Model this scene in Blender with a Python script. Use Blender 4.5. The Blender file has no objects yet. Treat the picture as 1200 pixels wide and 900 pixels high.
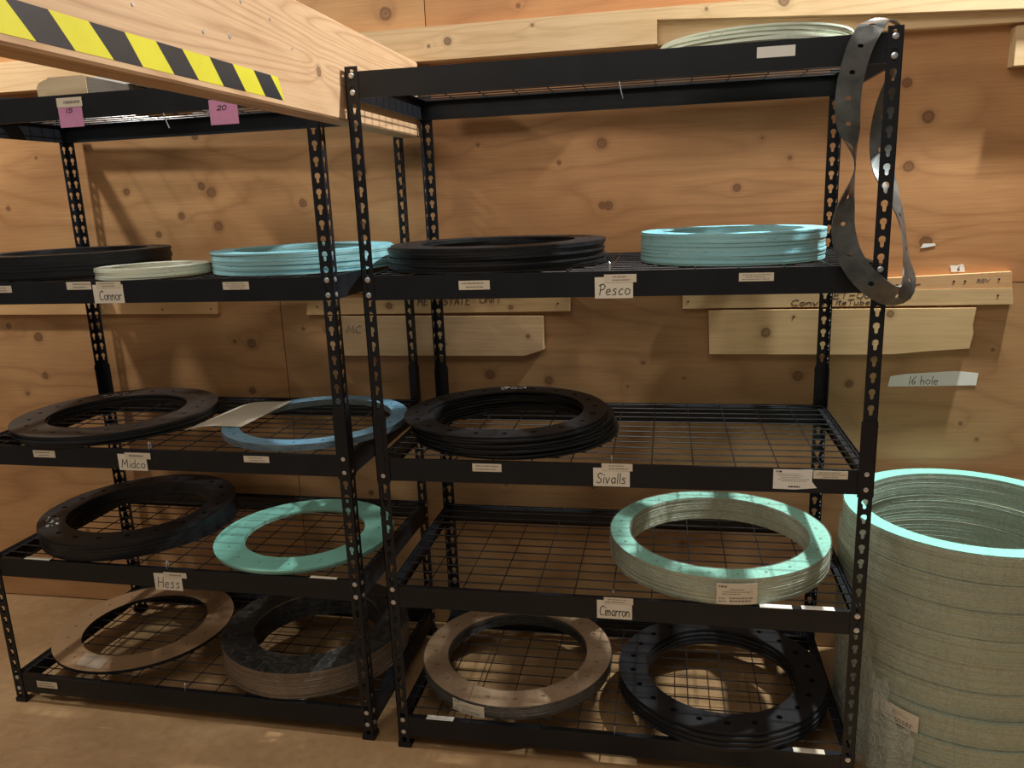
import bpy, bmesh, math, random
from mathutils import Vector, Matrix
random.seed(7)
PI = math.pi; sin, cos = math.sin, math.cos
scene = bpy.context.scene
col = scene.collection

# ------------------------------------------------------------ camera, world, lights, exposure
cd = bpy.data.cameras.new('camera'); cam = bpy.data.objects.new('camera', cd); col.objects.link(cam)
_r = Vector((0.98158423, 0.18702093, -0.03893045)); _u = Vector((-0.00536296, 0.23069075, 0.97301234))
_f = Vector((-0.19095456, 0.95488478, -0.22744539))
cam.matrix_world = Matrix.Translation((0.74477, -1.87287, 1.51481)) @ Matrix((_r, _u, -_f)).transposed().to_4x4()
cd.sensor_width = 36.0; cd.lens = 36.0*930.37/1200.0; cd.clip_start = 0.05; cd.clip_end = 60
scene.camera = cam
scene.view_settings.view_transform = 'Standard'
scene.view_settings.look = 'None'
scene.view_settings.gamma = 1.0
scene.view_settings.use_curve_mapping = False
scene.view_settings.exposure = 0.08

world = bpy.data.worlds.new('world'); scene.world = world; world.use_nodes = True
wb = world.node_tree.nodes['Background']
wb.inputs[0].default_value = (1.0, 0.86, 0.70, 1); wb.inputs[1].default_value = 0.175

def area(name, loc, target, size, power, color=(1, 1, 1), size_y=None):
    l = bpy.data.lights.new(name, 'AREA'); l.energy = power; l.color = color; l.size = size
    if size_y: l.shape = 'RECTANGLE'; l.size_y = size_y
    o = bpy.data.objects.new(name, l); col.objects.link(o); o.location = loc
    o.rotation_euler = (Vector(target)-Vector(loc)).to_track_quat('-Z', 'Y').to_euler()
    return o
# ceiling fixtures of the store room, all overhead and out of frame
area('ceiling_lamp_above_rack', (1.9, 0.42, 3.1), (0.9, 0.3, 0.0), 0.07, 95, (0.95, 1.0, 0.98))
area('ceiling_lamp_left', (-1.9, 0.0, 3.1), (-1.0, 0.4, 0.4), 0.12, 34, (1.0, 0.97, 0.90))
area('ceiling_panel_behind', (0.3, -1.7, 3.3), (0.2, 0.6, 1.4), 2.4, 29, (1.0, 0.93, 0.84), 1.0)

# ------------------------------------------------------------ materials
class NT:
    def __init__(s, name):
        s.m = bpy.data.materials.new(name); s.m.use_nodes = True
        s.t = s.m.node_tree; s.n = s.t.nodes; s.l = s.t.links
        s.b = s.n['Principled BSDF']; s.o = s.n['Material Output']
    def new(s, t, **k):
        n = s.n.new(t)
        for a, v in k.items(): setattr(n, a, v)
        return n
    def put(s, inp, v):
        if hasattr(v, 'is_output') or isinstance(v, bpy.types.NodeSocket): s.l.new(v, inp)
        else: inp.default_value = v
    def math(s, op, a, b=0.0, c=None, clamp=False):
        n = s.new('ShaderNodeMath', operation=op, use_clamp=clamp); s.put(n.inputs[0], a); s.put(n.inputs[1], b)
        if c is not None: s.put(n.inputs[2], c)
        return n.outputs[0]
    def vmath(s, op, a, b):
        n = s.new('ShaderNodeVectorMath', operation=op); s.put(n.inputs[0], a); s.put(n.inputs[1], b)
        return n.outputs[0]
    def noise(s, vec, scale, detail=3, rough=.5, dist=0.0):
        n = s.new('ShaderNodeTexNoise'); s.put(n.inputs['Vector'], vec)
        n.inputs['Scale'].default_value = scale; n.inputs['Detail'].default_value = detail
        n.inputs['Roughness'].default_value = rough; n.inputs['Distortion'].default_value = dist
        return n.outputs['Fac']
    def mapping(s, vec, scale=(1, 1, 1), rot=(0, 0, 0), loc=(0, 0, 0)):
        n = s.new('ShaderNodeMapping'); s.put(n.inputs[0], vec)
        n.inputs['Scale'].default_value = scale; n.inputs['Rotation'].default_value = rot; n.inputs['Location'].default_value = loc
        return n.outputs[0]
    def ramp(s, fac, stops, interp='LINEAR'):
        n = s.new('ShaderNodeValToRGB'); s.put(n.inputs[0], fac); n.color_ramp.interpolation = interp
        e = n.color_ramp.elements
        while len(e) < len(stops): e.new(0.5)
        for i, (p, c) in enumerate(stops):
            e[i].position = p; e[i].color = (c[0], c[1], c[2], 1) if not isinstance(c, (int, float)) else (c, c, c, 1)
        return n.outputs[0]
    def mix(s, fac, a, b, mode='MIX'):
        n = s.new('ShaderNodeMix', data_type='RGBA', blend_type=mode); s.put(n.inputs[0], fac)
        for i, v in ((6, a), (7, b)):
            if isinstance(v, tuple): n.inputs[i].default_value = (v[0], v[1], v[2], 1)
            else: s.l.new(v, n.inputs[i])
        return n.outputs[2]
    def bump(s, h, strength=.2, dist=.002):
        n = s.new('ShaderNodeBump'); n.inputs['Strength'].default_value = strength; n.inputs['Distance'].default_value = dist
        s.put(n.inputs['Height'], h); s.l.new(n.outputs[0], s.b.inputs['Normal'])
    def pos(s): return s.new('ShaderNodeNewGeometry').outputs['Position']
    def obj(s):
        tc = s.new('ShaderNodeTexCoord').outputs['Object']; r = s.new('ShaderNodeObjectInfo').outputs['Random']
        return s.vmath('ADD', tc, s.math('MULTIPLY', r, 37.0))
    def objcol(s): return s.new('ShaderNodeObjectInfo').outputs['Color']

def simple(name, c, rough=.5, metal=0.0, var=.0, vscale=20, bump=0.0, c2=None, spec=None, bscale=None):
    t = NT(name); b = t.b
    b.inputs['Roughness'].default_value = rough; b.inputs['Metallic'].default_value = metal
    if spec is not None: b.inputs['Specular IOR Level'].default_value = spec
    v = t.obj()
    f = t.noise(v, vscale, 4, .6)
    c2 = c2 or tuple(x*(1-var) for x in c)
    t.l.new(t.ramp(f, [(.35, c2), (.65, c)]), b.inputs['Base Color'])
    if bump: t.bump(t.noise(v, bscale or vscale*6, 3), bump, .001)
    return t.m

def knots_min(t, p, knots):
    d = None
    for (x, y, z, r) in knots:
        n = t.new('ShaderNodeVectorMath', operation='DISTANCE'); t.put(n.inputs[0], p); n.inputs[1].default_value = (x, y, z)
        v = t.math('DIVIDE', n.outputs['Value'], r)
        d = v if d is None else t.math('MINIMUM', d, v)
    return d

def wood(name, stops, axis, knots=None, fiber=(2, 2, 120), ring_scale=9, ring_mix=.5, rough=.6, ring_col=(.3, .13, .05), spread=(1, 1, 1), usecol=False, ksc=1.0, space='pos'):
    """sawn or veneered wood: grain runs along `axis`, contour figure from warped noise, knots at given world points"""
    t = NT(name); p = t.pos()
    src = p if space == 'pos' else t.obj()
    st = {'x': (.35, 1.6, 1.6), 'y': (1.6, .35, 1.6), 'z': (1.6, 1.6, .35)}[axis]
    st = tuple(a*b for a, b in zip(st, spread))
    field = t.noise(t.mapping(src, st), 1.6, 2, .45, .25)
    kd = None
    if knots:
        wob = t.math('MULTIPLY', t.noise(p, 28, 2), .5)
        kd = t.math('ADD', knots_min(t, p, knots), t.math('SUBTRACT', wob, .25))
        pull = t.math('DIVIDE', .10, t.math('ADD', kd, .8))
        field = t.math('ADD', field, pull)
    rings = t.math('FRACT', t.math('MULTIPLY', field, ring_scale))
    rings = t.math('POWER', t.math('ABSOLUTE', t.math('SUBTRACT', t.math('MULTIPLY', rings, 2.0), 1.0)), 3.0)
    fs = {'x': (4, 150, 150), 'y': (150, 4, 150), 'z': (150, 150, 4)}[axis]
    fib = t.noise(t.mapping(src, fs), 1.0, 3, .6)
    blot = t.noise(src, 2.3, 3, .55)
    base = t.ramp(t.math('ADD', t.math('MULTIPLY', blot, .65), t.math('MULTIPLY', fib, .35)), stops)
    c = t.mix(t.math('MULTIPLY', rings, ring_mix), base, ring_col)
    fine = t.noise(t.mapping(src, tuple(a*3 for a in fs)), 1.0, 2, .5)
    c = t.mix(.35, c, t.mix(1.0, c, t.ramp(fine, [(.3, (.72, .68, .62)), (.7, (1.12, 1.1, 1.06))]), 'MULTIPLY'))
    if knots:
        k = t.ramp(t.math('DIVIDE', kd, 3.0), [(0.0, 0.80), (.16, .62), (.24, .85), (.31, .7), (.37, .2), (.7, 0.0)])
        c = t.mix(k, c, (.13, .058, .026))
    if usecol: c = t.mix(1.0, c, t.objcol(), 'MULTIPLY')
    t.l.new(c, t.b.inputs['Base Color']); t.b.inputs['Roughness'].default_value = rough
    t.b.inputs['Specular IOR Level'].default_value = .35
    t.bump(t.math('ADD', fib, t.math('MULTIPLY', rings, .3)), .12, .001)
    return t.m

WALL_Y = 0.68
wall_knots = [(1.472, 1.694, .017), (1.43, 1.56, .016), (1.409, 1.79, .014), (1.491, 1.342, .018), (.545, 1.669, .015), (.564, 1.481, .014),
 (.545, 1.482, .012), (.412, 1.617, .006), (.155, 1.683, .006), (1.149, .939, .016), (-.822, 1.597, .014), (-.787, 1.575, .017), (-.824, 1.76, .012), (-1.112, 1.589, .013),
 (-.776, 1.461, .016), (-1.009, 1.439, .012), (-.456, 1.527, .014), (-.911, 1.5, .013), (-1.569, 1.078, .018), (-1.69, 1.121, .012), (-1.569, .93, .013),
 (-.767, 1.058, .007), (-.702, 1.051, .017), (-.72, .876, .012), (.501, .55, .010), (1.302, .913, .013), (-1.66, .86, .008), (-.24, 1.62, .018), (-.25, 1.44, .018),
 (1.70, 1.02, .005), (1.63, .79, .006), (1.68, .74, .005), (1.38, .80, .007), (.83, 1.22, .005), (.67, .98, .006), (.80, .93, .004), (.62, .90, .005), (1.02, 1.66, .004),
 (1.1, 1.60, .006), (.95, 1.52, .012), (-1.3, 1.35, .009), (-1.6, 1.55, .008), (-1.45, 1.72, .006), (.2, .55, .007), (.8, .35, .01), (-.3, .5, .009), (-1.5, .3, .009), (-1.62, .31, .006),
 (.30, 2.08, .007), (-.12, 2.09, .02), (-1.9, 1.5, .014), (-.86, .35, .008), (.36, .92, .013), (.16, .94, .016), (-.5, 1.1, .006), (1.2, 1.25, .005), (-.08, .80, .015)]
WK = [(x, WALL_Y-.0005, z, r) for x, z, r in wall_knots]
M = {}
M['ply'] = wood('plywood', [(.3, (.37, .195, .085)), (.5, (.48, .265, .118)), (.7, (.58, .35, .165))], 'x', WK, ring_scale=13, ring_mix=.36, rough=.5, ring_col=(.24, .105, .04), usecol=True)
M['ledger'] = wood('ledger_lumber', [(.25, (.64, .42, .22)), (.5, (.76, .53, .30)), (.8, (.84, .62, .38))], 'x', [(.09, .62, 1.985, .012), (.03, .62, 1.975, .005), (.35, .62, 2.01, .005), (1.06, .62, 2.02, .015), (.85, .62, 2.015, .005)], ring_scale=16, ring_mix=.35, ring_col=(.45, .26, .10), spread=(.5, 3, 3))
M['board'] = wood('board_lumber', [(.25, (.50, .34, .19)), (.5, (.62, .45, .27)), (.8, (.70, .53, .34))], 'x', [(.30, .655, 1.075, .010), (.02, .655, 1.05, .008), (.245, .655, 1.17, .008), (1.045, .655, 1.082, .016), (1.125, .655, 1.13, .006), (1.35, .655, 1.05, .008), (1.40, .655, 1.135, .012), (-.17, .655, 1.18, .012)], ring_scale=9, ring_mix=.2, ring_col=(.40, .24, .10), spread=(.6, 2.5, 2.5), usecol=True)
M['beam'] = wood('beam_lumber', [(.25, (.52, .31, .165)), (.5, (.66, .42, .24)), (.8, (.76, .51, .31))], 'y', [(-.01, -.125, 1.803, .011)], ring_scale=34, ring_mix=.5, ring_col=(.36, .17, .075), spread=(1.5, .55, 2.2))
M['endgrain'] = wood('end_grain', [(.3, (.55, .42, .25)), (.7, (.72, .58, .38))], 'x', None, ring_scale=10, ring_mix=.3, ring_col=(.22, .13, .06), space='obj')
M['greywood'] = wood('weathered_wood', [(.3, (.10, .085, .07)), (.7, (.17, .14, .115))], 'y', None, ring_scale=14, ring_mix=.3, ring_col=(.06, .05, .04), space='obj')
# floor: worn brown sheet flooring
t = NT('floor_board'); p = t.pos()
n1 = t.noise(p, 1.8, 5, .6, .4); n2 = t.noise(p, 30, 4, .7)
c = t.ramp(n1, [(.3, (.27, .152, .066)), (.5, (.35, .205, .092)), (.7, (.43, .27, .135))])
c = t.mix(.3, c, t.mix(1.0, c, t.ramp(n2, [(.3, (.6, .58, .55)), (.7, (1.25, 1.25, 1.25))]), 'MULTIPLY'))
sc = t.noise(t.mapping(p, (2, 26, 1), (0, 0, .5)), 3, 3, .7)
c = t.mix(t.math('MULTIPLY', t.ramp(sc, [(.62, 0.0), (.72, 1.0)]), .25), c, (.55, .48, .38))
t.l.new(c, t.b.inputs['Base Color']); t.l.new(t.ramp(n2, [(.3, .42), (.7, .65)]), t.b.inputs['Roughness']); t.bump(n2, .08, .001)
M['floor'] = t.m
M['black'] = simple('black_powder_coat', (.010, .012, .016), .42, 0, .3, 12, .12, bscale=600, spec=.35)
M['sleeve'] = simple('black_sleeve', (.009, .009, .011), .5, 0, .3, 30, spec=.35)
M['wire'] = simple('dark_wire', (.06, .06, .065), .25, .7, .3, 30)
M['zinc'] = simple('zinc_steel', (.72, .74, .76), .35, .85, .2, 90)
M['rubber'] = simple('black_rubber', (.015, .015, .017), .5, 0, .5, 9, .2, bscale=90, spec=.38)
M['rubber_side'] = simple('black_rubber_edge', (.014, .015, .018), .48, 0, .4, 14, .2, bscale=60, spec=.4)
M['brownrubber'] = simple('dusty_brown_rubber', (.042, .028, .020), .58, 0, .5, 7, .15, c2=(.024, .017, .014), bscale=90)
def fibre(name, c, c2, dark, rough=.5):
    t = NT(name); v = t.obj()
    base = t.ramp(t.noise(v, 6, 3, .5), [(.35, c2), (.65, c)])
    st = t.noise(t.mapping(v, (5, 90, 5), (0, 0, .6)), 1.0, 3, .7)
    c_ = t.mix(t.math('MULTIPLY', t.ramp(st, [(.58, 0.0), (.70, 1.0)]), .55), base, dark)
    t.l.new(c_, t.b.inputs['Base Color']); t.b.inputs['Roughness'].default_value = rough
    t.bump(t.noise(v, 140, 2), .08, .001)
    return t.m
M['blue'] = fibre('blue_fibre', (.26, .66, .80), (.22, .58, .72), (.13, .38, .46))
M['blue_side'] = fibre('blue_fibre_edge', (.34, .60, .62), (.27, .52, .54), (.15, .33, .36))
M['steelblue'] = fibre('streaked_blue_fibre', (.24, .48, .66), (.15, .33, .48), (.03, .05, .08), .35)
M['greyblue'] = simple('grey_blue_edge', (.20, .27, .31), .4, 0, .5, 25, .3)
M['mint'] = fibre('mint_fibre', (.30, .72, .60), (.26, .64, .53), (.15, .42, .36), .42)
M['mint_side'] = fibre('mint_fibre_edge', (.28, .52, .42), (.22, .44, .35), (.10, .22, .17))
M['pale'] = fibre('pale_green_fibre', (.82, .88, .76), (.76, .84, .72), (.5, .6, .5))
M['pale_side'] = fibre('pale_green_edge', (.80, .84, .68), (.70, .76, .62), (.38, .44, .35))
def bundle_side(name, c, c2, dark):
    t = NT(name); p = t.pos()
    lay = t.noise(t.mapping(p, (1.2, 1.2, 260)), 1.0, 3, .6)
    blot = t.noise(p, 5, 4, .6)
    c_ = t.ramp(blot, [(.3, c2), (.7, c)])
    c_ = t.mix(t.math('MULTIPLY', t.ramp(lay, [(.50, 0.0), (.66, 1.0)]), .5), c_, dark)
    t.l.new(c_, t.b.inputs['Base Color']); t.b.inputs['Roughness'].default_value = .55; t.bump(lay, .1, .001)
    return t.m
M['bundle_side'] = bundle_side('stacked_fibre_edges', (.42, .45, .32), (.35, .39, .28), (.21, .25, .18))
M['bundle_in'] = bundle_side('stacked_fibre_inner_edges', (.38, .50, .40), (.31, .43, .34), (.16, .24, .19))
M['tan_side'] = bundle_side('tan_wrapped_edges', (.24, .155, .09), (.15, .10, .06), (.05, .04, .03))
M['dark_side'] = bundle_side('dark_wrapped_edges', (.10, .085, .07), (.06, .052, .045), (.025, .022, .02))
M['tan'] = fibre('tan_faced_gasket', (.50, .34, .21), (.38, .24, .14), (.20, .13, .08), .40)
M['brown'] = fibre('brown_faced_gasket', (.36, .22, .12), (.30, .18, .095), (.2, .12, .07), .4)
M['grey_strip'] = simple('grey_steel_strip', (.17, .175, .17), .33, .7, .6, 14, .1, c2=(.08, .082, .08), bscale=50)
M['card'] = simple('cream_card', (.78, .72, .60), .7, 0, .06, 30)
M['strip_paper'] = simple('printed_strip_paper', (.72, .64, .50), .6, 0, .08, 30)
M['paper'] = simple('white_paper', (.82, .80, .74), .6, 0, .06, 20)
M['paper_tan'] = simple('paper_sheet', (.74, .68, .55), .65, 0, .1, 10)
M['pink'] = simple('pink_card', (.62, .27, .46), .7, 0, .08, 25)
M['ink'] = simple('black_ink', (.012, .012, .014), .7)
M['grey_ink'] = simple('grey_print', (.22, .19, .16), .7)
M['whiteprint'] = simple('white_stencil', (.85, .85, .85), .5)
M['yellow'] = simple('yellow_tape', (.80, .72, .05), .35, 0, .12, 8)
M['blacktape'] = simple('black_tape', (.035, .038, .045), .35, 0, .3, 8)
M['whitefoam'] = simple('white_plastic', (.85, .86, .83), .5, 0, .05, 8)
M['dark'] = simple('dark_hole', (.01, .008, .006), .8)
# clear stretch film
def film(name, amt, tint, rm=2.2, bm=.40):
    t = NT(name); p = t.pos()
    w1 = t.noise(t.mapping(p, (9, 9, 5), (.3, .2, .4)), 3.0, 3, .55, 1.2)
    ridge = t.math('POWER', t.math('SUBTRACT', 1.0, t.math('ABSOLUTE', t.math('SUBTRACT', t.math('MULTIPLY', w1, 2.0), 1.0))), 12.0)
    g = t.new('ShaderNodeBsdfPrincipled'); g.inputs['Base Color'].default_value = (*tint, 1); g.inputs['Roughness'].default_value = .22
    g.inputs['Specular IOR Level'].default_value = .8
    bp = t.new('ShaderNodeBump'); bp.inputs['Strength'].default_value = .7; bp.inputs['Distance'].default_value = .006
    t.l.new(ridge, bp.inputs['Height']); t.l.new(bp.outputs[0], g.inputs['Normal'])
    tr = t.new('ShaderNodeBsdfTransparent'); mx = t.new('ShaderNodeMixShader')
    t.l.new(t.math('ADD', t.math('MULTIPLY', ridge, amt*rm), amt*bm), mx.inputs[0])
    t.l.new(tr.outputs[0], mx.inputs[1]); t.l.new(g.outputs[0], mx.inputs[2]); t.l.new(mx.outputs[0], t.o.inputs['Surface'])
    return t.m
M['film'] = film('stretch_film', .20, (.74, .73, .62), 1.1, .45)
M['film_dark'] = film('thin_stretch_film', .08, (.55, .52, .46), 2.0, .3)
M['film_loose'] = film('loose_stretch_film', .50, (.60, .63, .54), .45, .75)

# ------------------------------------------------------------ mesh helpers
class MB:
    def __init__(s): s.v = []; s.f = []; s.mi = []; s.cur = 0
    def V(s, p): s.v.append(tuple(p)); return len(s.v)-1
    def F(s, *i): s.f.append(tuple(i)); s.mi.append(s.cur)
    def box(s, x0, x1, y0, y1, z0, z1):
        b = [s.V(p) for p in ((x0, y0, z0), (x1, y0, z0), (x1, y1, z0), (x0, y1, z0), (x0, y0, z1), (x1, y0, z1), (x1, y1, z1), (x0, y1, z1))]
        for q in ((0, 3, 2, 1), (4, 5, 6, 7), (0, 1, 5, 4), (1, 2, 6, 5), (2, 3, 7, 6), (3, 0, 4, 7)): s.F(*[b[i] for i in q])
    def prism(s, poly, y0, y1):                     # polygon in x,z extruded along y
        n = len(poly); a = [s.V((x, y0, z)) for x, z in poly]; b = [s.V((x, y1, z)) for x, z in poly]
        s.F(*a); s.F(*reversed(b))
        for i in range(n): s.F(a[i], b[i], b[(i+1) % n], a[(i+1) % n])
    def tube(s, pts, r, n=6):
        rows = []
        pts = [Vector(p) for p in pts]
        for i, p in enumerate(pts):
            d = (pts[min(i+1, len(pts)-1)]-pts[max(i-1, 0)]).normalized()
            a = d.cross(Vector((0, 0, 1)) if abs(d.z) < .9 else Vector((1, 0, 0))).normalized(); b = d.cross(a)
            rows.append([s.V(p+a*r*cos(2*PI*k/n)+b*r*sin(2*PI*k/n)) for k in range(n)])
        for i in range(len(rows)-1):
            for k in range(n): s.F(rows[i][k], rows[i][(k+1) % n], rows[i+1][(k+1) % n], rows[i+1][k])
        s.F(*reversed(rows[0])); s.F(*rows[-1])
    def mesh(s, name, mats, smooth=False, recalc=True):
        m = bpy.data.meshes.new(name); m.from_pydata(s.v, [], s.f)
        for k in (mats if isinstance(mats, (list, tuple)) else [mats]): m.materials.append(k)
        m.polygons.foreach_set('material_index', s.mi)
        if recalc:
            bm = bmesh.new(); bm.from_mesh(m); bmesh.ops.recalc_face_normals(bm, faces=bm.faces); bm.to_mesh(m); bm.free()
        if smooth:
            m.polygons.foreach_set('use_smooth', [True]*len(m.polygons))
            m.set_sharp_from_angle(angle=math.radians(40))
        m.update(); return m
def link(name, mesh, parent=None, loc=None, rz=None):
    o = bpy.data.objects.new(name, mesh); col.objects.link(o)
    if parent: o.parent = parent
    if loc is not None: o.location = loc
    if rz is not None: o.rotation_euler.z = rz
    return o
def tag(o, label=None, cat=None, group=None, kind=None):
    if label: o['label'] = label
    if cat: o['category'] = cat
    if group: o['group'] = group
    if kind: o['kind'] = kind
    return o
def empty(name, loc=(0, 0, 0), rz=0): return link(name, None, None, loc, rz)

def holed(mb, n, f, hole=None, closed=True, solid=None, mi=(0, 1)):
    """strip of n cells, each with a hole; f(s,t,side) -> point; hole(cell) -> 16 (s,t) offsets or None"""
    B = [(0, -1), (.25, -1), (.5, -1), (.75, -1), (1, -1), (1, -.5), (1, 0), (1, .5), (1, 1), (.75, 1), (.5, 1), (.25, 1), (0, 1), (0, .5), (0, 0), (0, -.5)]
    for c in range(n):
        out = [[mb.V(f(c+a, b, k)) for a, b in B] for k in (0, 1)]
        h = hole(c) if hole else None
        mb.cur = mi[0]
        if h:
            inn = [[mb.V(f(c+.5+a, b, k)) for a, b in h] for k in (0, 1)]
            for i in range(16):
                j = (i+1) % 16
                mb.F(out[0][i], out[0][j], inn[0][j], inn[0][i]); mb.F(out[1][j], out[1][i], inn[1][i], inn[1][j])
                mb.F(inn[0][i], inn[0][j], inn[1][j], inn[1][i])
        else:
            for k in (0, 1):
                o = out[k]
                mb.F(o[0], o[1], o[2], o[3], o[4], o[5], o[6], o[7], o[8], o[9], o[10], o[11], o[12], o[13], o[14], o[15])
        mb.cur = mi[1]
        for a in range(0, 4): mb.F(out[0][a+1], out[0][a], out[1][a], out[1][a+1])
        for a in range(8, 12): mb.F(out[0][a+1], out[0][a], out[1][a], out[1][a+1])
        if not closed and c == 0:
            for a in (12, 13, 14, 15): mb.F(out[0][(a+1) % 16], out[0][a], out[1][a], out[1][(a+1) % 16])
        if not closed and c == n-1:
            for a in (4, 5, 6, 7): mb.F(out[0][a+1], out[0][a], out[1][a], out[1][a+1])
    mb.cur = 0
BANG = None
def circ_hole(rs, rt, ct=0.0, wa=1.0, hb=1.0):
    """16 offsets: rs along s, rt along t, aligned with the boundary directions"""
    B = [(0, -1), (.25, -1), (.5, -1), (.75, -1), (1, -1), (1, -.5), (1, 0), (1, .5), (1, 1), (.75, 1), (.5, 1), (.25, 1), (0, 1), (0, .5), (0, 0), (0, -.5)]
    r = []
    for a, b in B:
        an = math.atan2(b*hb, (a-.5)*wa); r.append((rs*cos(an), ct+rt*sin(an)))
    return r

def ring_mesh(name, Ro, Ri, h, nh, hr, mats, warp=None, ell=(1, 1), holes=True, pcd=None):
    mb = MB(); rm = (Ro+Ri)/2; hb = (Ro-Ri)/2; wa = 2*PI*rm/nh
    rp = pcd or rm; ct = (rp-rm)/hb
    hp = circ_hole(hr/wa, hr/hb, ct, wa, hb)
    def f(s, t_, k):
        th = 2*PI*s/nh; r = rm+t_*hb
        x, y = r*cos(th)*ell[0], r*sin(th)*ell[1]
        z = h if k == 0 else 0
        if warp:
            dz, dr = warp(th, r); z += dz; x += dr*cos(th); y += dr*sin(th)
        return (x, y, z)
    holed(mb, nh, f, (lambda c: hp) if holes else None)
    m = mb.mesh(name, mats, smooth=False)
    bm = bmesh.new(); bm.from_mesh(m); bmesh.ops.remove_doubles(bm, verts=bm.verts, dist=1e-6); bmesh.ops.recalc_face_normals(bm, faces=bm.faces); bm.to_mesh(m); bm.free()
    m.polygons.foreach_set('use_smooth', [True]*len(m.polygons)); m.set_sharp_from_angle(angle=math.radians(35))
    return m

def layered_mesh(name, Ro, Ri, h, nl, mats, N=96, groove=.0009, jit=.0007, seed=1):
    """ring of nl stacked thin layers joined in one mesh, with a groove at each joint"""
    rnd = random.Random(seed); mb = MB(); prof = []
    lh = h/nl
    outer = []; inner = []
    for i in range(nl):
        a = Ro+rnd.uniform(-jit, jit); b = Ri+rnd.uniform(-jit, jit)
        g = groove*rnd.uniform(.3, 1.3)
        outer += [(a-g, i*lh+.0001), (a, i*lh+lh*.22), (a, i*lh+lh*.85)]; inner += [(b+g, i*lh+.0001), (b, i*lh+lh*.22), (b, i*lh+lh*.85)]
    outer[-1] = (outer[-1][0], h); inner[-1] = (inner[-1][0], h)
    prof = [(p, 0) for p in outer] + [(p, 1) for p in reversed(inner)]
    n = len(prof); rows = []
    for k in range(N):
        th = 2*PI*k/N
        rows.append([mb.V((p[0]*cos(th), p[0]*sin(th), p[1])) for p, _ in prof])
    for k in range(N):
        q = rows[(k+1) % N]; r = rows[k]
        for i in range(n):
            j = (i+1) % n
            if i == len(outer)-1: mb.cur = 0
            elif i < len(outer)-1: mb.cur = 1
            elif i == n-1: mb.cur = 1
            else: mb.cur = 2
            mb.F(r[i], q[i], q[j], r[j])
    mb.cur = 0
    return mb.mesh(name, mats, smooth=True)

def film_mesh(name, Ro, Ri, h, mat, N=120, wr=.003, seed=3, top=True):
    rnd = random.Random(seed); ph = [rnd.uniform(0, 6.28) for _ in range(8)]
    prof = [(Ro, -.000), (Ro+.001, h*.25), (Ro+.001, h*.5), (Ro+.001, h*.75), (Ro, h+.0008), ((Ro+Ri)/2, h+.0012), (Ri, h+.0008), (Ri-.001, h*.5), (Ri, 0.0)]
    mb = MB(); rows = []
    for k in range(N):
        th = 2*PI*k/N
        row = []
        for i, (r, z) in enumerate(prof):
            w = wr*(.5+.5*sin(9*th+ph[0]+i*.7))*(.5+.5*sin(23*th+ph[1]+i*.4))*(1 if i in (1, 2, 3) else .25)
            rr = r+(w if i < 5 else -w)
            row.append(mb.V((rr*cos(th), rr*sin(th), z)))
        rows.append(row)
    for k in range(N):
        q = rows[(k+1) % N]; r = rows[k]
        for i in range(len(prof)-1): mb.F(r[i], q[i], q[i+1], r[i+1])
    return mb.mesh(name, mat, smooth=True)

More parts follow.
